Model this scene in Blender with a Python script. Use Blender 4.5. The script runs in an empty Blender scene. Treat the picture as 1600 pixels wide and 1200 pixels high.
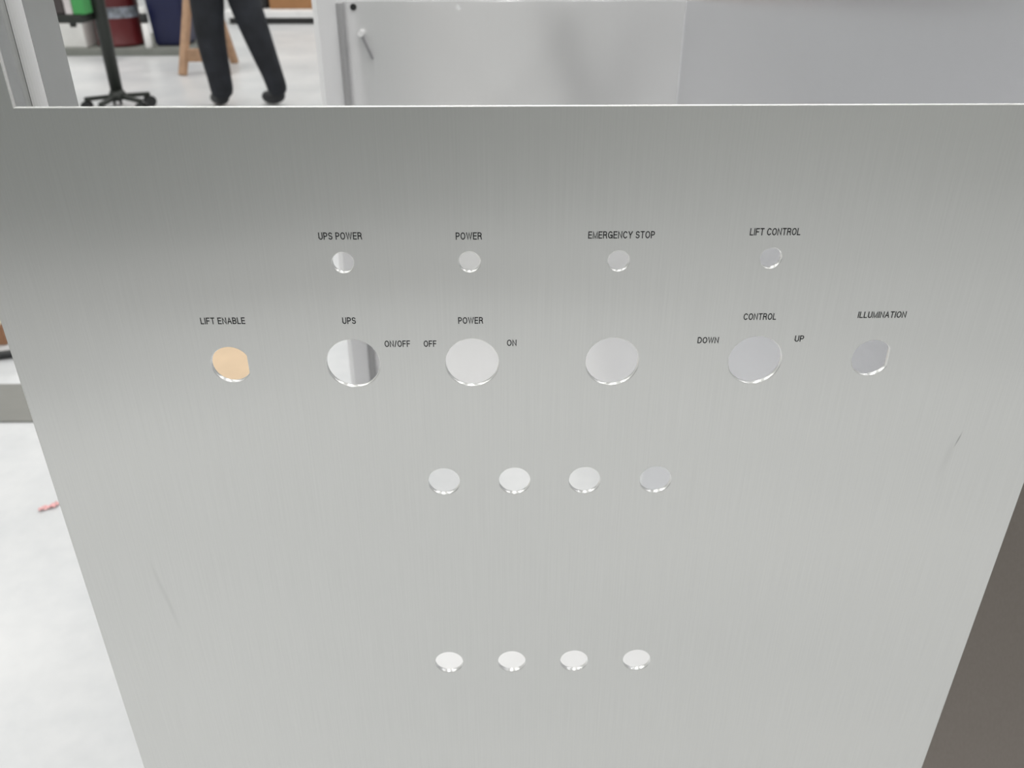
import bpy, bmesh, math, random
from mathutils import Vector, Matrix
random.seed(7)
S = bpy.context.scene
COL = S.collection
rad = math.radians

# ---------------------------------------------------------------- camera
CAM = Vector((0.0, -0.443, 1.30))
cd = bpy.data.cameras.new('camera')
cam = bpy.data.objects.new('camera', cd); COL.objects.link(cam)
cam.location = CAM
cam.rotation_euler = (rad(90 - 29.5), 0, rad(-0.9))
cd.sensor_fit = 'HORIZONTAL'; cd.sensor_width = 36.0
cd.lens = 1350 / 1600 * 36.0
cd.clip_start = 0.01; cd.clip_end = 100
cd.dof.use_dof = True; cd.dof.focus_distance = 0.50; cd.dof.aperture_fstop = 13.0
S.camera = cam

# ---------------------------------------------------------------- world, exposure, lamps
W = bpy.data.worlds.new('hall_world'); S.world = W; W.use_nodes = True
W.node_tree.nodes['Background'].inputs[0].default_value = (0.93, 0.97, 1.0, 1)
W.node_tree.nodes['Background'].inputs[1].default_value = 0.35
S.view_settings.view_transform = 'Standard'; S.view_settings.look = 'None'
S.view_settings.gamma = 1.0; S.view_settings.use_curve_mapping = False
S.view_settings.exposure = 0.0

LAMP_Z = 5.4
LAMP_W = 36.5
LAMPS = [(x, y) for x in (-6.9, -3.3, 0.2, 3.8) for y in (-3.4, -1.2, 0.65, 3.6, 7.0, 11.0)]
for i, (x, y) in enumerate(LAMPS):
    ld = bpy.data.lights.new('lamp_light', 'AREA'); ld.shape = 'RECTANGLE'
    ld.size = 0.5; ld.size_y = 1.6; ld.energy = LAMP_W * (1.8 if y > 5 else 1.0); ld.color = (1.0, 0.985, 0.96)
    lo = bpy.data.objects.new('lamp_light', ld); COL.objects.link(lo)
    lo.location = (x, y, LAMP_Z)

# ---------------------------------------------------------------- materials
MATS = {}
def new_mat(name):
    m = bpy.data.materials.new(name); m.use_nodes = True
    return m, m.node_tree, m.node_tree.nodes['Principled BSDF']

def mat(name, col, rough=0.6, metal=0.0, var=0.06, scale=8.0, bump=0.0, spec=0.5):
    """plain surface with a little procedural colour variation"""
    if name in MATS: return MATS[name]
    m, nt, b = new_mat(name); N, L = nt.nodes, nt.links
    tc = N.new('ShaderNodeTexCoord'); nz = N.new('ShaderNodeTexNoise')
    nz.inputs['Scale'].default_value = scale; nz.inputs['Detail'].default_value = 4
    L.new(tc.outputs['Object'], nz.inputs['Vector'])
    r = N.new('ShaderNodeValToRGB')
    r.color_ramp.elements[0].position = 0.3; r.color_ramp.elements[1].position = 0.7
    r.color_ramp.elements[0].color = (*[c * (1 - var) for c in col], 1)
    r.color_ramp.elements[1].color = (*[min(1, c * (1 + var)) for c in col], 1)
    L.new(nz.outputs['Fac'], r.inputs['Fac']); L.new(r.outputs['Color'], b.inputs['Base Color'])
    b.inputs['Roughness'].default_value = rough; b.inputs['Metallic'].default_value = metal
    b.inputs['Specular IOR Level'].default_value = spec
    if bump:
        bp = N.new('ShaderNodeBump'); bp.inputs['Strength'].default_value = bump
        bp.inputs['Distance'].default_value = 0.002
        L.new(nz.outputs['Fac'], bp.inputs['Height']); L.new(bp.outputs['Normal'], b.inputs['Normal'])
    MATS[name] = m
    return m

def brushed(name, col, rough, aniso, tangent, grain=0.05, metal=1.0, scratches=(), grain_scale=(900, 900, 14), wave=0.0):
    """brushed stainless steel: vertical grain, reflections smeared across it"""
    m, nt, b = new_mat(name); N, L = nt.nodes, nt.links
    tc = N.new('ShaderNodeTexCoord'); mp = N.new('ShaderNodeMapping')
    mp.inputs['Scale'].default_value = grain_scale
    L.new(tc.outputs['Object'], mp.inputs['Vector'])
    nz = N.new('ShaderNodeTexNoise'); nz.inputs['Scale'].default_value = 1.0; nz.inputs['Detail'].default_value = 3
    L.new(mp.outputs['Vector'], nz.inputs['Vector'])
    big = N.new('ShaderNodeTexNoise'); big.inputs['Scale'].default_value = 5.0; big.inputs['Detail'].default_value = 3
    L.new(tc.outputs['Object'], big.inputs['Vector'])
    # colour: base with fine streaks
    mr = N.new('ShaderNodeMapRange'); mr.inputs['From Min'].default_value = 0.25; mr.inputs['From Max'].default_value = 0.75
    mr.inputs['To Min'].default_value = 1 - grain; mr.inputs['To Max'].default_value = 1 + grain
    L.new(nz.outputs['Fac'], mr.inputs['Value'])
    vm = N.new('ShaderNodeVectorMath'); vm.operation = 'SCALE'; vm.inputs[0].default_value = col
    L.new(mr.outputs['Result'], vm.inputs['Scale'])
    out = vm.outputs['Vector']
    for (cx, cz, hx, hz, tilt, amt) in scratches:       # worn marks: soft dark strokes
        sp = N.new('ShaderNodeMapping'); sp.vector_type = 'TEXTURE'
        sp.inputs['Location'].default_value = (cx, 0, cz); sp.inputs['Rotation'].default_value = (0, tilt, 0)
        sp.inputs['Scale'].default_value = (hx, 1.0, hz)
        L.new(tc.outputs['Object'], sp.inputs['Vector'])
        ln = N.new('ShaderNodeVectorMath'); ln.operation = 'LENGTH'; L.new(sp.outputs['Vector'], ln.inputs[0])
        m2 = N.new('ShaderNodeMapRange'); m2.interpolation_type = 'SMOOTHSTEP'
        m2.inputs['From Min'].default_value = 0.0; m2.inputs['From Max'].default_value = 1.0
        m2.inputs['To Min'].default_value = 1 - amt; m2.inputs['To Max'].default_value = 1.0
        L.new(ln.outputs['Value'], m2.inputs['Value'])
        v2 = N.new('ShaderNodeVectorMath'); v2.operation = 'SCALE'
        L.new(out, v2.inputs[0]); L.new(m2.outputs['Result'], v2.inputs['Scale']); out = v2.outputs['Vector']
    L.new(out, b.inputs['Base Color'])
    # roughness varies gently
    m3 = N.new('ShaderNodeMapRange'); m3.inputs['To Min'].default_value = rough * 0.96; m3.inputs['To Max'].default_value = rough * 1.04
    L.new(big.outputs['Fac'], m3.inputs['Value']); L.new(m3.outputs['Result'], b.inputs['Roughness'])
    b.inputs['Metallic'].default_value = metal
    if wave:                                             # rolled sheet is never quite flat
        w = N.new('ShaderNodeMapping'); w.inputs['Scale'].default_value = (1.8, 1.0, 9.0); w.inputs['Rotation'].default_value = (0, rad(4), 0)
        w.inputs['Location'].default_value = (0.3, 0, 0.2)
        L.new(tc.outputs['Object'], w.inputs['Vector'])
        wn = N.new('ShaderNodeTexNoise'); wn.inputs['Scale'].default_value = 1.0; wn.inputs['Detail'].default_value = 1.0
        L.new(w.outputs['Vector'], wn.inputs['Vector'])
        sb = N.new('ShaderNodeVectorMath'); sb.operation = 'SUBTRACT'; sb.inputs[1].default_value = (0.5, 0.5, 0.5)
        L.new(wn.outputs['Color'], sb.inputs[0])
        ml = N.new('ShaderNodeVectorMath'); ml.operation = 'MULTIPLY'; ml.inputs[1].default_value = (0, 0, wave)
        L.new(sb.outputs['Vector'], ml.inputs[0])
        ge = N.new('ShaderNodeNewGeometry'); ad = N.new('ShaderNodeVectorMath'); ad.operation = 'ADD'
        L.new(ge.outputs['Normal'], ad.inputs[0]); L.new(ml.outputs['Vector'], ad.inputs[1])
        nm = N.new('ShaderNodeVectorMath'); nm.operation = 'NORMALIZE'
        L.new(ad.outputs['Vector'], nm.inputs[0]); L.new(nm.outputs['Vector'], b.inputs['Normal'])
    if aniso:
        b.inputs['Anisotropic'].default_value = aniso
        cx = N.new('ShaderNodeCombineXYZ')
        for k in range(3): cx.inputs[k].default_value = tangent[k]
        L.new(cx.outputs['Vector'], b.inputs['Tangent'])
    MATS[name] = m
    return m

STEEL = (0.775, 0.775, 0.757)
M_PANEL = brushed('brushed_steel_panel', STEEL, 0.31, 0.92, (1, 0, 0), 0.024, grain_scale=(1000, 1000, 15), wave=0.12,
                  scratches=[(0.2825, 1.0075, 0.0007, 0.0075, rad(12), 0.45), (0.279, 0.995, 0.004, 0.02, rad(8), 0.06),
                             (-0.228, 0.885, 0.0025, 0.045, rad(-8), 0.08)])
M_EDGE = brushed('cut_steel_edge', (0.86, 0.86, 0.85), 0.3, 0, (1, 0, 0), 0.01)
M_INNER = brushed('satin_steel_inside', (0.58, 0.59, 0.58), 0.22, 0, (1, 0, 0), 0.012, metal=0.85, grain_scale=(300, 300, 6))
M_BACK = brushed('satin_steel_back', (0.95, 0.95, 0.955), 0.15, 0, (1, 0, 0), 0.008, metal=0.45, grain_scale=(300, 300, 6))
M_SIDE = brushed('satin_steel_side', (0.72, 0.725, 0.755), 0.22, 0, (1, 0, 0), 0.012, metal=0.85, grain_scale=(300, 300, 6))
M_POST = brushed('coated_steel_post', (0.86, 0.86, 0.865), 0.5, 0, (1, 0, 0), 0.01, metal=0.1, grain_scale=(300, 300, 6))
M_TAUPE = brushed('dark_brushed_steel', (0.31, 0.275, 0.25), 0.42, 0.6, (1, 0, 0), 0.05, grain_scale=(500, 500, 8))
M_INK = mat('black_ink', (0.012, 0.012, 0.014), 0.6)
M_BLACK = mat('black_plastic', (0.02, 0.021, 0.022), 0.5)

def floor_material():
    m, nt, b = new_mat('epoxy_floor'); N, L = nt.nodes, nt.links
    tc = N.new('ShaderNodeTexCoord')
    n1 = N.new('ShaderNodeTexNoise'); n1.inputs['Scale'].default_value = 2.2; n1.inputs['Detail'].default_value = 5
    n2 = N.new('ShaderNodeTexNoise'); n2.inputs['Scale'].default_value = 26; n2.inputs['Detail'].default_value = 3
    L.new(tc.outputs['Object'], n1.inputs['Vector']); L.new(tc.outputs['Object'], n2.inputs['Vector'])
    mx = N.new('ShaderNodeMath'); mx.operation = 'MULTIPLY_ADD'; mx.inputs[1].default_value = 0.25
    L.new(n2.outputs['Fac'], mx.inputs[0]); L.new(n1.outputs['Fac'], mx.inputs[2])
    r = N.new('ShaderNodeValToRGB')
    r.color_ramp.elements[0].position = 0.4; r.color_ramp.elements[1].position = 0.85
    r.color_ramp.elements[0].color = (0.515, 0.53, 0.545, 1); r.color_ramp.elements[1].color = (0.665, 0.67, 0.675, 1)
    L.new(mx.outputs[0], r.inputs['Fac']); L.new(r.outputs['Color'], b.inputs['Base Color'])
    b.inputs['Roughness'].default_value = 0.32
    return m
M_FLOOR = floor_material()
M_WALL = mat('painted_wall', (0.62, 0.63, 0.62), 0.8, scale=2)
M_DARKWALL = mat('dark_cladding', (0.56, 0.57, 0.565), 0.7, scale=2)

# ---------------------------------------------------------------- helpers
def link_mesh(name, me, m, parent=None, smooth=False):
    o = bpy.data.objects.new(name, me); COL.objects.link(o)
    if m is not None and not me.materials: me.materials.append(m)
    if parent is not None: o.parent = parent
    if smooth:
        for p in me.polygons: p.use_smooth = True
    return o

def obj(name, bm, m, parent=None, smooth=False):
    bmesh.ops.recalc_face_normals(bm, faces=bm.faces[:])
    me = bpy.data.meshes.new(name); bm.to_mesh(me); bm.free()
    return link_mesh(name, me, m, parent, smooth)

def tag(o, label, cat, group=None):
    o['label'] = label; o['category'] = cat
    if group: o['group'] = group
    return o

def thing(name, label, cat, loc=(0, 0, 0), rotz=0, group=None):
    o = bpy.data.objects.new(name, None); COL.objects.link(o)
    o.empty_display_size = 0.1; o.location = loc; o.rotation_euler = (0, 0, rotz)
    return tag(o, label, cat, group)

def struct(o): o['kind'] = 'structure'; return o

def box(bm, lo, hi, bev=0.0, seg=2):
    lo, hi = Vector(lo), Vector(hi)
    r = bmesh.ops.create_cube(bm, size=1.0)
    bmesh.ops.scale(bm, vec=hi - lo, verts=r['verts']); bmesh.ops.translate(bm, vec=(lo + hi) / 2, verts=r['verts'])
    if bev:
        es = list({e for v in r['verts'] for e in v.link_edges})
        bmesh.ops.bevel(bm, geom=es, offset=bev, segments=seg, affect='EDGES', profile=0.5)
    return bm

def B(lo, hi, bev=0.0, seg=2): return box(bmesh.new(), lo, hi, bev, seg)

def tube(bm, a, b, r0, r1=None, n=16, cap=True):
    a, b = Vector(a), Vector(b); r1 = r0 if r1 is None else r1
    d = b - a; q = d.to_track_quat('Z', 'Y')
    r = bmesh.ops.create_cone(bm, cap_ends=cap, segments=n, radius1=r0, radius2=r1, depth=d.length)
    bmesh.ops.transform(bm, matrix=Matrix.Translation((a + b) / 2) @ q.to_matrix().to_4x4(), verts=r['verts'])
    return bm

def T(a, b, r0, r1=None, n=16): return tube(bmesh.new(), a, b, r0, r1, n)

def beam(bm, a, b, w, d):
    """square bar from a to b"""
    a, b = Vector(a), Vector(b); v = b - a; q = v.to_track_quat('Z', 'Y')
    r = bmesh.ops.create_cube(bm, size=1.0)
    bmesh.ops.scale(bm, vec=(w, d, v.length), verts=r['verts'])
    bmesh.ops.bevel(bm, geom=list({e for x in r['verts'] for e in x.link_edges}), offset=min(w, d) * 0.12, segments=1, affect='EDGES')
    bmesh.ops.transform(bm, matrix=Matrix.Translation((a + b) / 2) @ q.to_matrix().to_4x4(), verts=bm.verts[-24:])
    return bm

def lathe(prof, n=40):
    bm = bmesh.new(); rings = []
    for r, z in prof:
        rings.append([bm.verts.new((r * math.cos(2 * math.pi * k / n), r * math.sin(2 * math.pi * k / n), z)) for k in range(n)])
    for A, C in zip(rings, rings[1:]):
        for k in range(n): bm.faces.new((A[k], A[(k + 1) % n], C[(k + 1) % n], C[k]))
    bm.faces.new(rings[0]); bm.faces.new(rings[-1])
    return bm

def path_tube(pts, r, n=8):
    bm = bmesh.new(); rings = []
    P = [Vector(p) for p in pts]
    for i, p in enumerate(P):
        d = (P[min(i + 1, len(P) - 1)] - P[max(i - 1, 0)]).normalized()
        q = d.to_track_quat('Z', 'Y')
        rings.append([bm.verts.new(p + q @ Vector((r * math.cos(2 * math.pi * k / n), r * math.sin(2 * math.pi * k / n), 0))) for k in range(n)])
    for A, C in zip(rings, rings[1:]):
        for k in range(n): bm.faces.new((A[k], A[(k + 1) % n], C[(k + 1) % n], C[k]))
    bm.faces.new(rings[0]); bm.faces.new(rings[-1])
    return bm

def sheet(pts, t, z0, z1):
    """folded sheet metal: plan polyline pts with thickness t (to its left), extruded from z0 to z1"""
    P = [Vector((x, y)) for x, y in pts]; off = []
    for i, p in enumerate(P):
        ns = []
        if i > 0: d = (p - P[i - 1]).normalized(); ns.append(Vector((-d.y, d.x)))
        if i < len(P) - 1: d = (P[i + 1] - p).normalized(); ns.append(Vector((-d.y, d.x)))
        n = sum(ns, Vector((0, 0))).normalized(); k = 1 / max(0.3, n.dot(ns[0]))
        off.append(p + n * t * k)
    loop = P + off[::-1]
    bm = bmesh.new()
    lo = [bm.verts.new((p.x, p.y, z0)) for p in loop]; hi = [bm.verts.new((p.x, p.y, z1)) for p in loop]
    n = len(loop); m = len(P)
    for i in range(n): bm.faces.new((lo[i], lo[(i + 1) % n], hi[(i + 1) % n], hi[i]))
    for i in range(m - 1):
        for V in (lo, hi): bm.faces.new((V[i], V[i + 1], V[n - 2 - i], V[n - 1 - i]))
    return bm

def curve_plate(loops, thick, bev=0.0):
    """flat plate in the XZ plane with holes (front face at y=0, back at y=thick)"""
    cu = bpy.data.curves.new('plate', 'CURVE'); cu.dimensions = '2D'; cu.fill_mode = 'BOTH'
    cu.extrude = thick / 2 - bev; cu.bevel_depth = bev; cu.bevel_resolution = 1; cu.offset = -bev
    for lp in loops:
        s = cu.splines.new('POLY'); s.points.add(len(lp) - 1); s.use_cyclic_u = True
        for p, (x, z) in zip(s.points, lp): p.co = (x, z, 0, 1)
    o = bpy.data.objects.new('plate', cu); COL.objects.link(o)
    me = bpy.data.meshes.new_from_object(o.evaluated_get(bpy.context.evaluated_depsgraph_get()))
    bpy.data.objects.remove(o); bpy.data.curves.remove(cu)
    me.transform(Matrix(((1, 0, 0, 0), (0, 0, -1, thick / 2), (0, 1, 0, 0), (0, 0, 0, 1))))
    return me

def arcp(cx, cy, rx, ry, a0, a1, n=10):
    return [(cx + rx * math.cos(rad(a0 + (a1 - a0) * k / n)), cy + ry * math.sin(rad(a0 + (a1 - a0) * k / n))) for k in range(n + 1)]
def oval(w): return [arcp(w / 2, 0.5, w / 2, 0.5, 0, 360, 28)]
BOWL = lambda w, y0, y1: [(0, y1)] + arcp(w - (y1 - y0) / 2, (y0 + y1) / 2, (y1 - y0) / 2, (y1 - y0) / 2, 90, -90, 10) + [(0, y0)]
GLYPH = {   # plain grotesque capitals as pen strokes: (advance, strokes)
    'A': (0.66, [[(0, 0), (0.33, 1), (0.66, 0)], [(0.12, 0.34), (0.54, 0.34)]]),
    'B': (0.56, [[(0, 0), (0, 1)], BOWL(0.52, 0.53, 1), BOWL(0.56, 0, 0.53)]),
    'C': (0.64, [arcp(0.34, 0.5, 0.34, 0.5, 42, 318, 22)]),
    'D': (0.62, [[(0, 0), (0, 1), (0.24, 1)] + arcp(0.24, 0.5, 0.38, 0.5, 90, -90, 14) + [(0, 0)]]),
    'E': (0.52, [[(0.52, 1), (0, 1), (0, 0), (0.52, 0)], [(0, 0.52), (0.48, 0.52)]]),
    'F': (0.50, [[(0.50, 1), (0, 1), (0, 0)], [(0, 0.50), (0.44, 0.50)]]),
    'G': (0.68, [arcp(0.35, 0.5, 0.35, 0.5, 42, 330, 22) + [(0.68, 0.46), (0.38, 0.46)], [(0.68, 0.46), (0.68, 0)]]),
    'I': (0.0, [[(0, 0), (0, 1)]]),
    'L': (0.46, [[(0, 1), (0, 0), (0.46, 0)]]),
    'M': (0.72, [[(0, 0), (0, 1), (0.36, 0), (0.72, 1), (0.72, 0)]]),
    'N': (0.60, [[(0, 0), (0, 1), (0.60, 0), (0.60, 1)]]),
    'O': (0.70, oval(0.70)),
    'P': (0.54, [[(0, 0), (0, 1)], BOWL(0.54, 0.45, 1)]),
    'R': (0.58, [[(0, 0), (0, 1)], BOWL(0.55, 0.50, 1), [(0.32, 0.50), (0.50, 0.40), (0.54, 0.15), (0.59, 0)]]),
    'S': (0.56, [arcp(0.28, 0.745, 0.26, 0.255, 25, 255, 14) + arcp(0.28, 0.255, 0.28, 0.255, 75, -155, 14)]),
    'T': (0.58, [[(0, 1), (0.58, 1)], [(0.29, 1), (0.29, 0)]]),
    'U': (0.58, [[(0, 1), (0, 0.30)] + arcp(0.29, 0.30, 0.29, 0.30, 180, 360, 12) + [(0.58, 1)]]),
    'W': (0.92, [[(0, 1), (0.23, 0), (0.46, 1), (0.69, 0), (0.92, 1)]]),
    'Y': (0.62, [[(0, 1), (0.31, 0.42), (0.62, 1)], [(0.31, 0.42), (0.31, 0)]]),
    '/': (0.28, [[(0, 0), (0.28, 1)]]), ' ': (0.10, [])}
def text_mesh(txt, w, h, pen=0.175):
    """printed letters centred on the origin in the XZ plane, w wide and h tall"""
    verts, faces, x0 = [], [], 0.0
    for ch in txt:
        adv, strokes = GLYPH[ch]
        for st in strokes:
            P = [Vector((x + x0, y)) for x, y in st]; closed = (P[0] - P[-1]).length < 1e-6
            L_ = []
            for i, q in enumerate(P):
                pr = P[i - 1] if i > 0 else (P[-2] if closed else None); nx = P[i + 1] if i < len(P) - 1 else (P[1] if closed else None)
                ns = [Vector((-d.y, d.x)) for d in ([(q - pr).normalized()] if pr is not None else []) + ([(nx - q).normalized()] if nx is not None else [])]
                n = sum(ns, Vector((0, 0))).normalized(); k = 1 / max(0.45, n.dot(ns[0]))
                e = Vector((0, 0))
                if pr is None: e = (q - nx).normalized() * pen / 2
                if nx is None: e = (q - pr).normalized() * pen / 2
                L_.append((q + e + n * k * pen / 2, q + e - n * k * pen / 2))
            b = len(verts)
            for a, c in L_: verts += [a, c]
            for i in range(len(P) - 1): faces.append((b + 2 * i, b + 2 * i + 1, b + 2 * i + 3, b + 2 * i + 2))
        x0 += adv + 0.31
    xs = [v.x for v in verts]
    sx = w / (max(xs) - min(xs)); cx = (max(xs) + min(xs)) / 2; sy = h / (1 + pen)
    me = bpy.data.meshes.new('lettering')
    me.from_pydata([((v.x - cx) * sx, 0, (v.y - 0.5) * sy) for v in verts], [], faces)
    return me

# ---------------------------------------------------------------- hall
struct(obj('floor', B((-9, -4.5, -0.1), (8, 15, 0)), M_FLOOR))
struct(obj('wall_back', B((-9, 15, 0), (8, 15.2, 6)), M_WALL))
struct(obj('wall_left', B((-9.2, -4.5, 0), (-9, 15, 6)), M_WALL))
struct(obj('wall_right', B((8, -4.5, 0), (8.2, 15, 6)), M_WALL))
struct(obj('wall_front', B((-9, -4.7, 0), (8, -4.5, 6)), M_DARKWALL))
struct(obj('ceiling', B((-9.2, -4.7, 6), (8.2, 15.2, 6.2)), M_WALL))

mc = thing('machine_cabinet', 'dark grey green machine cabinet behind the photographer, mirrored in the steel panel', 'cabinet', (-2.6, -3.75, 0))
M_MC = mat('machine_paint', (0.22, 0.235, 0.23), 0.6)
obj('body', B((-2.4, -0.55, 0.05), (2.0, 0.55, 2.1), 0.01), M_MC, mc)
obj('plinth', B((-2.35, -0.5, 0), (1.95, 0.5, 0.05)), M_BLACK, mc)
for k in range(4): obj('door', B((-2.36 + k * 1.09, 0.551, 0.1), (-1.30 + k * 1.09, 0.575, 2.05), 0.006), M_MC, mc)
tag(obj('walkway_mat', B((-4.0, -2.62, 0), (0.25, -2.2, 0.008), 0.002), mat('grey_matting', (0.24, 0.24, 0.24), 0.8)),
    'long grey walkway mat behind the photographer, a faint band in the steel panel', 'mat')

# ---------------------------------------------------------------- the stainless steel console
PX0, PX1, SILL = -0.2797, 0.3333, 1.2085
ZT = 1.36
con = thing('control_enclosure', 'open brushed stainless steel control enclosure with punched holes and black printed legends', 'enclosure', ((PX0 + PX1) / 2, 0.6, 0))
CX, CY = (PX0 + PX1) / 2, 0.6
def con_obj(name, bm_or_me, m, parent=None, smooth=False):
    """geometry given in world metres, re-expressed about the enclosure's base"""
    if isinstance(bm_or_me, bmesh.types.BMesh):
        bmesh.ops.recalc_face_normals(bm_or_me, faces=bm_or_me.faces[:])
        me = bpy.data.meshes.new(name); bm_or_me.to_mesh(me); bm_or_me.free()
    else: me = bm_or_me
    o = link_mesh(name, me, m, con if parent is None else parent, smooth)
    if parent is None: o.location = (-CX, -CY, 0)       # mesh keeps world coordinates
    return o

def circle(cx, cz, r, n=72, flat=None):
    pts = []
    for k in range(n):
        a = 2 * math.pi * k / n; x = r * math.cos(a)
        if flat is not None: x = min(x, r * flat)
        pts.append((cx + x, cz + r * math.sin(a)))
    return pts

COLS = (-0.0850, -0.0162, 0.0652, 0.1486)
holes = [circle(x, 1.1260 + d, 0.0058) for x, d in zip(COLS, (0, 0, 0, 0.0012))]
holes += [circle(x, 1.0638 + d, 0.0154) for x, d in zip(COLS, (0, 0, 0, 0.0003))]
holes += [circle(-0.1555, 1.0636, 0.0113, flat=0.86), circle(0.2167, 1.0650, 0.0114, flat=0.86)]
holes += [circle(x, 0.9794, 0.00985) for x in (-0.0357, 0.0086, 0.0527, 0.0974)]
holes += [circle(x, 0.8199, 0.0099) for x in (-0.0382, 0.0068, 0.0517, 0.0968)]
wx0, wx1 = -0.2395, 0.2930
outer = [(PX0, 0.0), (PX1, 0.0), (PX1, ZT), (wx1, ZT), (wx1, SILL), (wx0, SILL), (wx0, ZT), (PX0, ZT)]   # notched top
front = con_obj('front_panel', curve_plate([outer] + holes, 0.003, 0.00045), M_PANEL)
me = front.data; me.materials.append(M_EDGE)
me.materials.append(brushed('dull_cut_edge', (0.34, 0.34, 0.34), 0.5, 0, (1, 0, 0), 0.01))
for p in me.polygons:                                    # cut edges of the sheet are bare bright metal
    if abs(p.normal.y) < 0.9: p.material_index = 1 if p.center.z < SILL + 0.002 else 2

LEG = [("UPS POWER", -0.0852, 1.1412, .0236, .0041), ("POWER", -0.0162, 1.1408, .0141, .0041),
       ("EMERGENCY STOP", 0.0659, 1.1410, .0359, .0041), ("LIFT CONTROL", 0.1488, 1.1423, .0274, .0041),
       ("LIFT ENABLE", -0.1558, 1.0916, .0250, .0041), ("UPS", -0.0851, 1.0912, .0079, .0041),
       ("ON/OFF", -0.0587, 1.0764, .0146, .0041), ("OFF", -0.0400, 1.0763, .0073, .0040),
       ("POWER", -0.0164, 1.0908, .0141, .0041), ("ON", 0.0068, 1.0765, .0055, .0040),
       ("CONTROL", 0.1476, 1.0920, .0186, .0041), ("DOWN", 0.1198, 1.0773, .0122, .0040),
       ("UP", 0.1722, 1.0779, .0056, .0040), ("ILLUMINATION", 0.2172, 1.0927, .0275, .0040)]
for s, x, z, w, h in LEG:
    t = con_obj('lettering', text_mesh(s, w, h), M_INK, front)
    t.location = (x, -0.00008, z); t['label'] = 'black printed legend reading ' + s

# side wall, folded flanges, back panel and floor tray
YB = 1.200
con_obj('side_panel', sheet([(PX1 - 0.0002, 0.0032), (PX1 - 0.0002, YB + 0.004)], 0.002, 0.0, ZT), M_SIDE)
prof = [(-0.2775, 0.0034), (-0.2775, 0.150)]
bead = [(-0.2773 + 0.0058 * math.sin(a), 0.097 - 0.0058 * math.cos(a)) for a in [math.pi * k / 12 for k in range(13)]]
con_obj('highlight_bead', sheet(bead, 0.001, 0.0, ZT), M_POST, smooth=False)  # pale half-round bead added to draw the flange's bright highlight
con_obj('corner_flange', sheet(prof, 0.0015, 0.0, ZT), M_INNER)
con_obj('corner_flange', sheet([(-0.284, 1.0), (-0.277, 1.0), (-0.277, YB + 0.004)], 0.002, 0.0, ZT), M_POST)
con_obj('corner_shade_strip', B((-0.2768, 1.172, 0.0), (-0.2675, YB + 0.002, 1.139), 0.001), mat('corner_shade_grey', (0.40, 0.40, 0.405), 0.6))  # added grey strip, its colour gives the shade of the corner return
band_plate = curve_plate([[(0.107, 1.02), (0.212, 1.02), (0.318, 0.755), (0.318, 0.62), (0.268, 0.62)]], 0.006, 0.0005)
band_plate.transform(Matrix.Translation((0, 0.0045, 0)))
con_obj('mirror_band_plate', band_plate, mat('mirror_band_dark', (0.02, 0.02, 0.02), 0.7))  # unseen plate added so the back panel mirrors a dark band
back_loop = [(-0.268, 0.34), (0.3305, 0.34), (0.3305, 1.139), (-0.268, 1.139)]
bme = curve_plate([back_loop, circle(-0.068, 1.1295, 0.004, 24)], 0.002, 0.0004)
bme.transform(Matrix.Translation((0, YB, 0)))
back = con_obj('back_panel', bme, M_BACK)
con_obj('tray', B((-0.274, 0.0045, 0.02), (0.329, YB - 0.002, 0.024), 0.001), mat('white_film', (0.92, 0.92, 0.92), 0.5, var=0.02))
con_obj('dark_hole_disc', T((-0.2515, YB - 0.004, 1.130), (-0.2515, YB - 0.0002, 1.130), 0.0055, n=16), M_BLACK, back)  # black disc stands in for a dark screw hole
st = con_obj('stud', T((-0.2405, YB - 0.0005, 1.088), (-0.2405, YB - 0.016, 1.088), 0.0052, n=20), mat('white_stud', (0.9, 0.9, 0.9), 0.3), back)
con_obj('stud_shadow_bar', beam(bmesh.new(), (-0.239, YB - 0.011, 1.084), (-0.2225, YB - 0.011, 1.045), 0.007, 0.004), mat('stud_shadow_grey', (0.36, 0.36, 0.37), 0.5, 0.6), back)  # grey bar drawn for the slanted shadow below the white stud

# ---------------------------------------------------------------- neighbouring dark steel cabinet
nb = thing('steel_cabinet', 'dark taupe sloped brushed steel cabinet standing beside the punched enclosure', 'cabinet', (0.80, 0.55, 0))
def wedge(x0, x1, pts):
    bm = bmesh.new(); A = [bm.verts.new((x0, y, z)) for y, z in pts]; C = [bm.verts.new((x1, y, z)) for y, z in pts]; n = len(pts)
    for k in range(n): bm.faces.new((A[k], A[(k + 1) % n], C[(k + 1) % n], C[k]))
    bm.faces.new(A); bm.faces.new(C)
    return bm
obj('body', wedge(-0.44, 0.44, [(-0.46, 0.02), (0.30, 0.02), (0.30, 1.06), (-0.05, 1.06), (-0.42, 0.12)]), M_TAUPE, nb)
obj('top_cover', B((-0.45, -0.055, 1.0605), (0.45, 0.31, 1.075), 0.002), M_TAUPE, nb)
for sx in (-0.36, 0.36):
    for sy in (-0.36, 0.22): obj('foot', T((sx, sy, 0), (sx, sy, 0.02), 0.03), M_BLACK, nb)

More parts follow.
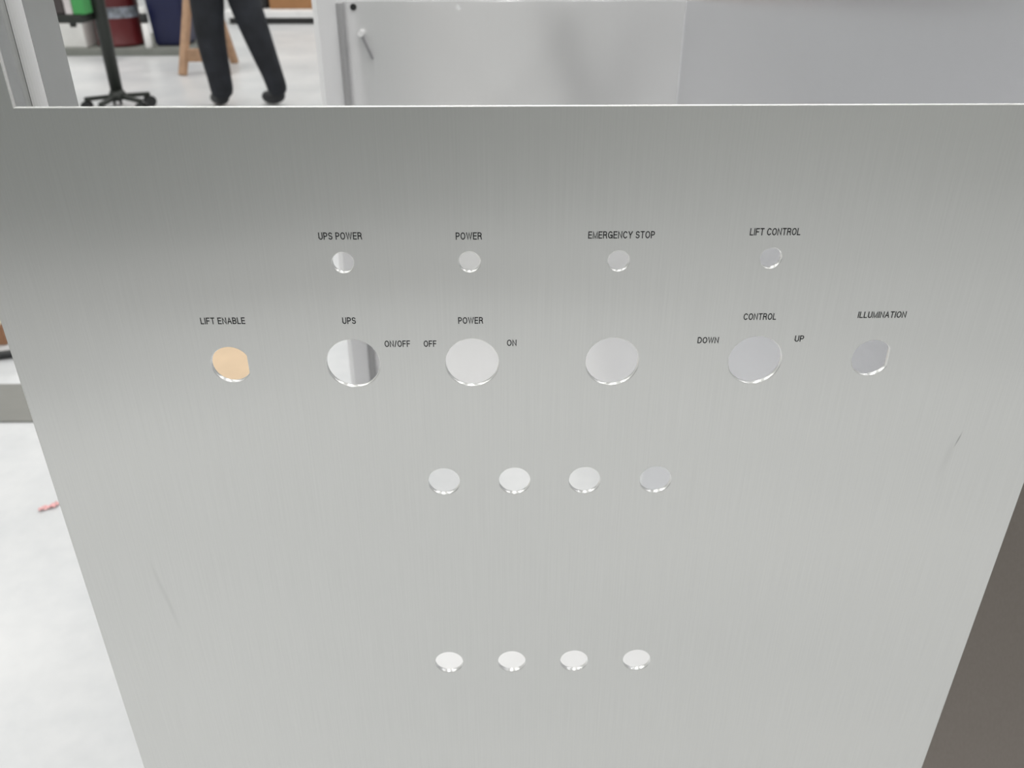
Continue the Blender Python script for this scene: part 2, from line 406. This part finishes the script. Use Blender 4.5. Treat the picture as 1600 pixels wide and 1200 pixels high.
# ---------------------------------------------------------------- floor things at the left
tag(obj('floor_shadow_strip', B((-2.6, 1.655, 0), (-1.18, 1.87, 0.006), 0.002), mat('shadow_strip_grey', (0.22, 0.22, 0.205), 0.8, bump=0.2)),  # thin grey strip laid down in place of a soft floor shadow
    'flat grey strip standing in for a floor shadow beside the enclosure', 'mat')
tag(obj('hand_bar', T((-2.1, 1.90, 0.014), (-1.50, 2.075, 0.014), 0.013), M_BLACK), 'black round bar lying on the pale floor by the grey strip', 'bar')
bx = thing('timber_block', 'brown timber block with cream top lying past the black bar', 'block', (-1.79, 2.22, 0))
obj('block', B((-0.18, -0.08, 0), (0.155, 0.08, 0.07), 0.004), mat('brown_timber', (0.30, 0.15, 0.08), 0.6, var=0.2, scale=20), bx)
obj('top_board', B((-0.18, -0.08, 0.0705), (0.15, 0.08, 0.13), 0.004), mat('cream_timber', (0.75, 0.70, 0.55), 0.6), bx)
tag(obj('cardboard_sheet', B((-1.12, 1.75, 0), (-0.66, 2.25, 0.006), 0.001), mat('tan_cardboard', (0.62, 0.47, 0.32), 0.8, var=0.05)),
    'tan cardboard sheet on the floor seen through the lift enable hole', 'cardboard')
wr = bmesh.new()
for (x, y, a, l) in ((-1.108, 1.255, 0.5, 0.03), (-1.09, 1.268, 1.3, 0.022)):
    r = bmesh.ops.create_grid(wr, x_segments=4, y_segments=2, size=0.5)
    for v in r['verts']:
        p = Vector((v.co.x * l, v.co.y * 0.014, 0)); p.z = 0.004 + 0.003 * math.sin(9 * v.co.x + 4 * v.co.y)
        p.rotate(Matrix.Rotation(a, 3, 'Z')); v.co = p + Vector((x, y, 0.001))
bmesh.ops.solidify(wr, geom=wr.faces[:], thickness=0.0006)
tag(obj('paper_scrap', wr, mat('pink_paper', (0.75, 0.42, 0.42), 0.6, var=0.3, scale=60)), 'tiny crumpled pink paper scrap on the pale floor', 'scrap')

# ---------------------------------------------------------------- rolling stand (column on a castor base)
M_OLIVE = mat('olive_black_steel', (0.02, 0.024, 0.02), 0.45)
rs = thing('rolling_stand', 'dark olive rolling stand with a single column and castors', 'stand', (-2.615, 5.75, 0))
obj('column', T((0, 0, 0.10), (0, 0, 1.25), 0.040, 0.050, 20), M_OLIVE, rs, True)
obj('hub', lathe([(0.04, 0.075), (0.06, 0.08), (0.06, 0.105), (0.042, 0.14)], 20), M_OLIVE, rs, True)
for k in range(5):
    a = rad(-28 + 72 * k); d = Vector((math.cos(a), math.sin(a), 0))
    bm = bmesh.new(); beam(bm, d * 0.04 + Vector((0, 0, 0.095)), d * 0.22 + Vector((0, 0, 0.082)), 0.032, 0.026)
    obj('foot', bm, M_OLIVE, rs)
    c = d * 0.215; n = Vector((-d.y, d.x, 0))
    w = bmesh.new()
    tube(w, c + n * 0.012 + Vector((0, 0, 0.036)), c + n * 0.03 + Vector((0, 0, 0.036)), 0.036, n=20)
    tube(w, c - n * 0.03 + Vector((0, 0, 0.036)), c - n * 0.012 + Vector((0, 0, 0.036)), 0.036, n=20)
    tube(w, c - n * 0.012 + Vector((0, 0, 0.036)), c + n * 0.012 + Vector((0, 0, 0.036)), 0.014, n=12)
    obj('castor', w, M_BLACK, rs)
obj('tray', B((-0.62, -0.20, 0.585), (-0.035, 0.20, 0.635), 0.006), M_OLIVE, rs)
obj('tray_knob', T((-0.12, -0.16, 0.56), (-0.12, -0.16, 0.585), 0.02), M_OLIVE, rs)
cb = [(-0.33, -0.21, 0.56), (-0.30, -0.215, 0.50), (-0.255, -0.22, 0.43), (-0.24, -0.22, 0.36), (-0.262, -0.21, 0.28), (-0.33, -0.1, 0.22)]
tag(obj('cable', path_tube([(-2.615 + x, 5.75 + y, z + 0.025) for x, y, z in cb], 0.009), M_BLACK), 'thin dark cable hanging under the stand tray', 'cable')
tag(obj('green_box', B((-2.705, 5.56, 0.636), (-2.628, 5.68, 0.89), 0.006), mat('green_card', (0.06, 0.32, 0.09), 0.5)), 'bright green box on the stand tray', 'box')
tag(obj('white_box', B((-2.755, 5.56, 0.636), (-2.708, 5.68, 0.89), 0.006), mat('off_white_card', (0.62, 0.58, 0.58), 0.6)), 'off white box next to the green box', 'box')
tag(obj('dark_tool_case', B((-2.95, 5.56, 0.636), (-2.760, 5.68, 0.86), 0.01), mat('dark_brown_case', (0.06, 0.05, 0.05), 0.5)), 'dark brown tool case on the stand tray', 'case')

# ---------------------------------------------------------------- spill platform with drum, bin and bottle
tag(obj('spill_platform', B((-6.2, 8.10, 0), (-2.85, 9.2, 0.06), 0.006), mat('grey_platform', (0.20, 0.21, 0.19), 0.7)), 'low grey spill platform under the red drum', 'platform')
dr = thing('steel_drum', 'dark red steel drum with pale label band', 'drum', (-3.585, 8.40, 0.06))
prof = [(r * 0.76, z) for r, z in [(0.27, 0), (0.285, 0.01), (0.285, 0.03), (0.275, 0.04), (0.275, 0.40), (0.287, 0.415), (0.287, 0.43), (0.275, 0.445), (0.275, 0.84), (0.287, 0.85), (0.287, 0.87), (0.27, 0.88), (0.26, 0.86)]]
obj('drum_shell', lathe(prof, 48), mat('red_paint', (0.105, 0.010, 0.012), 0.4), dr, True)
lb = bmesh.new(); n = 20
for k in range(n + 1):
    a = rad(-178 + 176 * k / n)
    for z in (0.25, 0.345):
        lb.verts.new((0.2115 * math.cos(a), 0.2115 * math.sin(a), z))
lb.verts.ensure_lookup_table()
for k in range(n): lb.faces.new([lb.verts[i] for i in (2 * k, 2 * k + 2, 2 * k + 3, 2 * k + 1)])
bmesh.ops.solidify(lb, geom=lb.faces[:], thickness=0.001)
obj('label_band', lb, mat('label_paper', (0.42, 0.46, 0.52), 0.6, var=0.45, scale=22), dr)
bn = thing('waste_bin', 'dark navy blue tapered plastic bin beside the red drum', 'bin', (-3.08, 8.45, 0.06))
def taper(w0, d0, w1, d1, z0, z1):
    bm = bmesh.new()
    lo = [bm.verts.new((sx * w0, sy * d0, z0)) for sx, sy in ((-1, -1), (1, -1), (1, 1), (-1, 1))]
    hi = [bm.verts.new((sx * w1, sy * d1, z1)) for sx, sy in ((-1, -1), (1, -1), (1, 1), (-1, 1))]
    for k in range(4): bm.faces.new((lo[k], lo[(k + 1) % 4], hi[(k + 1) % 4], hi[k]))
    bm.faces.new(lo); bm.faces.new(hi)
    bmesh.ops.bevel(bm, geom=bm.edges[:], offset=0.02, segments=3, affect='EDGES')
    return bm
M_NAVY = mat('navy_plastic', (0.005, 0.008, 0.05), 0.4)
obj('bin_body', taper(0.145, 0.18, 0.19, 0.21, 0, 0.8), M_NAVY, bn)
obj('bin_rim', taper(0.205, 0.225, 0.205, 0.225, 0.78, 0.84), M_NAVY, bn)
bt = thing('bottle', 'white bottle with black shoulder band between drum and bin', 'bottle', (-3.245, 8.165, 0.06))
obj('bottle_body', lathe([(0.03, 0), (0.033, 0.01), (0.033, 0.22)], 24), mat('white_plastic', (0.78, 0.78, 0.77), 0.35), bt, True)
obj('bottle_shoulder', lathe([(0.035, 0.22), (0.035, 0.25), (0.035, 0.29), (0.030, 0.30)], 24), M_BLACK, bt, True)
obj('bottle_cap', lathe([(0.029, 0.30), (0.031, 0.305), (0.031, 0.35), (0.028, 0.355)], 24), MATS['white_plastic'], bt, True)
wb = thing('white_crate', 'pale white storage crate on the grey platform behind the rolling stand', 'crate', (-4.32, 8.46, 0.06))
obj('crate_body', B((-0.50, -0.30, 0), (0.50, 0.30, 0.50), 0.012), mat('pale_white_plastic', (0.70, 0.70, 0.68), 0.5), wb)
obj('crate_lid', B((-0.515, -0.315, 0.50), (0.515, 0.315, 0.56), 0.01), mat('beige_lid', (0.62, 0.61, 0.55), 0.5), wb)

# ---------------------------------------------------------------- wooden stool
M_WOOD = mat('light_timber', (0.42, 0.26, 0.16), 0.6, var=0.15, scale=14)
sto = thing('wooden_stool', 'light wooden work stool with splayed legs behind the walking person', 'stool', (-2.44, 7.38, 0))
feet = [(-0.17, -0.29), (0.19, -0.27), (0.10, 0.32), (-0.09, 0.30)]
tops = [(-0.04, -0.07), (0.09, -0.07), (0.02, 0.08), (-0.03, 0.08)]
for (fx, fy), (tx, ty) in zip(feet, tops):
    obj('leg', beam(bmesh.new(), (fx, fy, 0), (tx, ty, 0.78), 0.065, 0.05), M_WOOD, sto)
lerp = lambda a, b, t: a + (b - a) * t
def at(i, z): t = z / 0.78; return (lerp(feet[i][0], tops[i][0], t), lerp(feet[i][1], tops[i][1], t), z)
for i, j, z in ((0, 1, 0.15), (2, 3, 0.26)):
    obj('stretcher', beam(bmesh.new(), at(i, z), at(j, z), 0.03, 0.10), M_WOOD, sto)
obj('seat', B((-0.15, -0.15, 0.78), (0.17, 0.16, 0.82), 0.012), M_WOOD, sto)

# ---------------------------------------------------------------- low platform with boxes on it
lp = thing('low_platform', 'low white platform on a dark recessed base', 'platform', (-2.1, 10.75, 0))
obj('plinth', B((-1.0, -0.36, 0), (1.2, 0.5, 0.07)), mat('dark_plinth', (0.05, 0.05, 0.05), 0.7), lp)
obj('deck', B((-1.05, -0.42, 0.07), (1.25, 0.55, 0.14), 0.005), mat('white_deck', (0.8, 0.8, 0.8), 0.4), lp)
cr = thing('cardboard_carton', 'brown cardboard carton standing on the low white platform', 'carton', (-2.30, 10.82, 0.14))
obj('carton_body', B((-0.36, -0.25, 0), (0.36, 0.25, 0.45), 0.004), mat('brown_cardboard', (0.34, 0.17, 0.07), 0.7), cr)
obj('carton_flap', B((-0.36, -0.25, 0.4505), (0.36, -0.005, 0.457)), MATS['brown_cardboard'], cr)
obj('carton_flap', B((-0.36, 0.005, 0.4505), (0.36, 0.25, 0.457)), MATS['brown_cardboard'], cr)
bk = thing('black_crate', 'black plastic crate next to the brown carton', 'crate', (-2.86, 10.82, 0.14))
obj('crate_body', taper(0.15, 0.2, 0.17, 0.22, 0, 0.3), M_BLACK, bk)

# ---------------------------------------------------------------- walking person
def skin_mesh(name, joints, edges, m, parent, sub=2, root=0):
    me = bpy.data.meshes.new(name)
    me.from_pydata([j[0] for j in joints], edges, [])
    o = bpy.data.objects.new(name, me); COL.objects.link(o)
    o.modifiers.new('skin', 'SKIN'); sd = o.modifiers.new('sub', 'SUBSURF'); sd.levels = sub; sd.render_levels = sub
    sv = me.skin_vertices[0].data
    for i, j in enumerate(joints):
        r = j[1]; sv[i].radius = r if isinstance(r, tuple) else (r, r)
        sv[i].use_root = (i == root)
    bpy.context.view_layer.update()
    nm = bpy.data.meshes.new_from_object(o.evaluated_get(bpy.context.evaluated_depsgraph_get()))
    bpy.data.objects.remove(o)
    return link_mesh(name, nm, m, parent, True)

PER = thing('person', 'walking person in dark work trousers and black shoes on the pale floor', 'person', (-1.775, 5.88, 0))
M_SKIN = mat('skin', (0.55, 0.34, 0.25), 0.55); M_JEANS = mat('dark_trousers', (0.012, 0.014, 0.019), 0.85, var=0.45, scale=9, bump=0.5)
M_SHOE = mat('black_shoes', (0.012, 0.013, 0.016), 0.6); M_TOP = mat('dark_jacket', (0.035, 0.04, 0.05), 0.9)
# legs: A stands on the left foot in the picture, B trails to the right
hipA, kneeA, ankA = (-0.12, -0.02, 0.93), (-0.165, -0.06, 0.50), (-0.145, -0.05, 0.10)
hipB, kneeB, ankB = (0.04, 0.02, 0.93), (0.135, -0.02, 0.50), (0.235, 0.00, 0.11)
body = [((0, 0, 0.98), 0.13), ((0, 0, 1.18), 0.12), ((-0.02, 0, 1.38), (0.15, 0.11)), ((-0.03, 0, 1.50), 0.06), ((-0.05, 0, 1.60), 0.075), ((-0.06, 0, 1.71), 0.085),
        (hipA, 0.08), (kneeA, 0.055), (ankA, 0.038), (hipB, 0.08), (kneeB, 0.055), (ankB, 0.038),
        ((-0.02, -0.18, 1.40), 0.05), ((-0.06, -0.26, 1.14), 0.04), ((-0.16, -0.25, 0.92), 0.028), ((-0.02, 0.18, 1.40), 0.05), ((0.06, 0.26, 1.14), 0.04), ((0.0, 0.26, 0.90), 0.028)]
bedges = [(0, 1), (1, 2), (2, 3), (3, 4), (4, 5), (0, 6), (6, 7), (7, 8), (0, 9), (9, 10), (10, 11), (2, 12), (12, 13), (13, 14), (2, 15), (15, 16), (16, 17)]
for base, s in ((14, -1), (17, 1)):                       # hands with five fingers
    p = Vector(body[base][0]); n0 = len(body)
    body.append((tuple(p + Vector((-0.02, 0, -0.06))), (0.02, 0.03))); bedges.append((base, n0))
    for k in range(5):
        fx = (-0.04, -0.022, 0, 0.022, 0.03)[k] if k < 4 else -0.045
        q = p + Vector((fx - 0.02, 0.008 * s, -0.10 if k < 4 else -0.05)); q2 = q + Vector((-0.012, -0.006 * s, (-0.055, -0.065, -0.06, -0.05, -0.035)[k]))
        i = len(body); body.append((tuple(q), 0.009)); body.append((tuple(q2), 0.008)); bedges += [(n0, i), (i, i + 1)]
skin_mesh('body', body, bedges, M_SKIN, PER)
tr = [((0, 0, 0.98), (0.155, 0.13)), (hipA, 0.105), ((-0.155, -0.045, 0.70), 0.125), (kneeA, 0.106), ((-0.158, -0.055, 0.32), 0.098), ((-0.146, -0.05, 0.17), 0.084), ((-0.145, -0.05, 0.05), 0.086),
      (hipB, 0.105), ((0.075, 0.0, 0.70), 0.118), (kneeB, 0.104), ((0.180, -0.012, 0.32), 0.088), ((0.222, -0.004, 0.17), 0.074), ((0.235, 0.0, 0.06), 0.078)]
skin_mesh('trousers', tr, [(0, 1), (1, 2), (2, 3), (3, 4), (4, 5), (5, 6), (0, 7), (7, 8), (8, 9), (9, 10), (10, 11), (11, 12)], M_JEANS, PER)
jk = [((0, 0, 0.96), (0.17, 0.145)), ((0, 0, 1.18), (0.155, 0.135)), ((-0.02, 0, 1.38), (0.16, 0.13)), ((-0.03, 0, 1.49), 0.075),
      ((-0.02, -0.185, 1.40), 0.068), ((-0.06, -0.265, 1.14), 0.056), ((-0.145, -0.252, 0.95), 0.045), ((-0.02, 0.185, 1.40), 0.068), ((0.06, 0.265, 1.14), 0.056), ((0.008, 0.26, 0.93), 0.045)]
skin_mesh('jacket', jk, [(0, 1), (1, 2), (2, 3), (2, 4), (4, 5), (5, 6), (2, 7), (7, 8), (8, 9)], M_TOP, PER)
def shoe(ank, toe):
    a = Vector(ank); d = Vector(toe)
    return [((a.x, a.y, 0.11), 0.05), ((a.x, a.y, 0.055), 0.052), (tuple(a + d * 0.09 + Vector((0, 0, 0.05 - a.z))), 0.048), (tuple(a + d * 0.18 + Vector((0, 0, 0.042 - a.z))), (0.042, 0.04))]
for ank, toe in ((ankA, (-0.6, 0.8, 0)), (ankB, (-0.75, 0.66, 0))):
    skin_mesh('shoe', shoe(ank, toe), [(0, 1), (1, 2), (2, 3)], M_SHOE, PER)
hr = bmesh.new(); bmesh.ops.create_uvsphere(hr, u_segments=24, v_segments=16, radius=0.1)
for v in hr.verts:
    v.co = Vector((v.co.x * 1.0 + 0.0, v.co.y * 0.93, v.co.z * 1.05))
    if v.co.x < -0.03 and v.co.z < 0.03: v.co.x = -0.03
    v.co += Vector((-0.045, 0, 1.705))
obj('hair', hr, mat('dark_hair', (0.03, 0.02, 0.015), 0.7), PER, True)
for s in (-1, 1):
    e = bmesh.new(); bmesh.ops.create_uvsphere(e, u_segments=12, v_segments=8, radius=0.012); bmesh.ops.translate(e, vec=(-0.132, s * 0.03, 1.675), verts=e.verts)
    obj('eye', e, M_BLACK, PER, True)
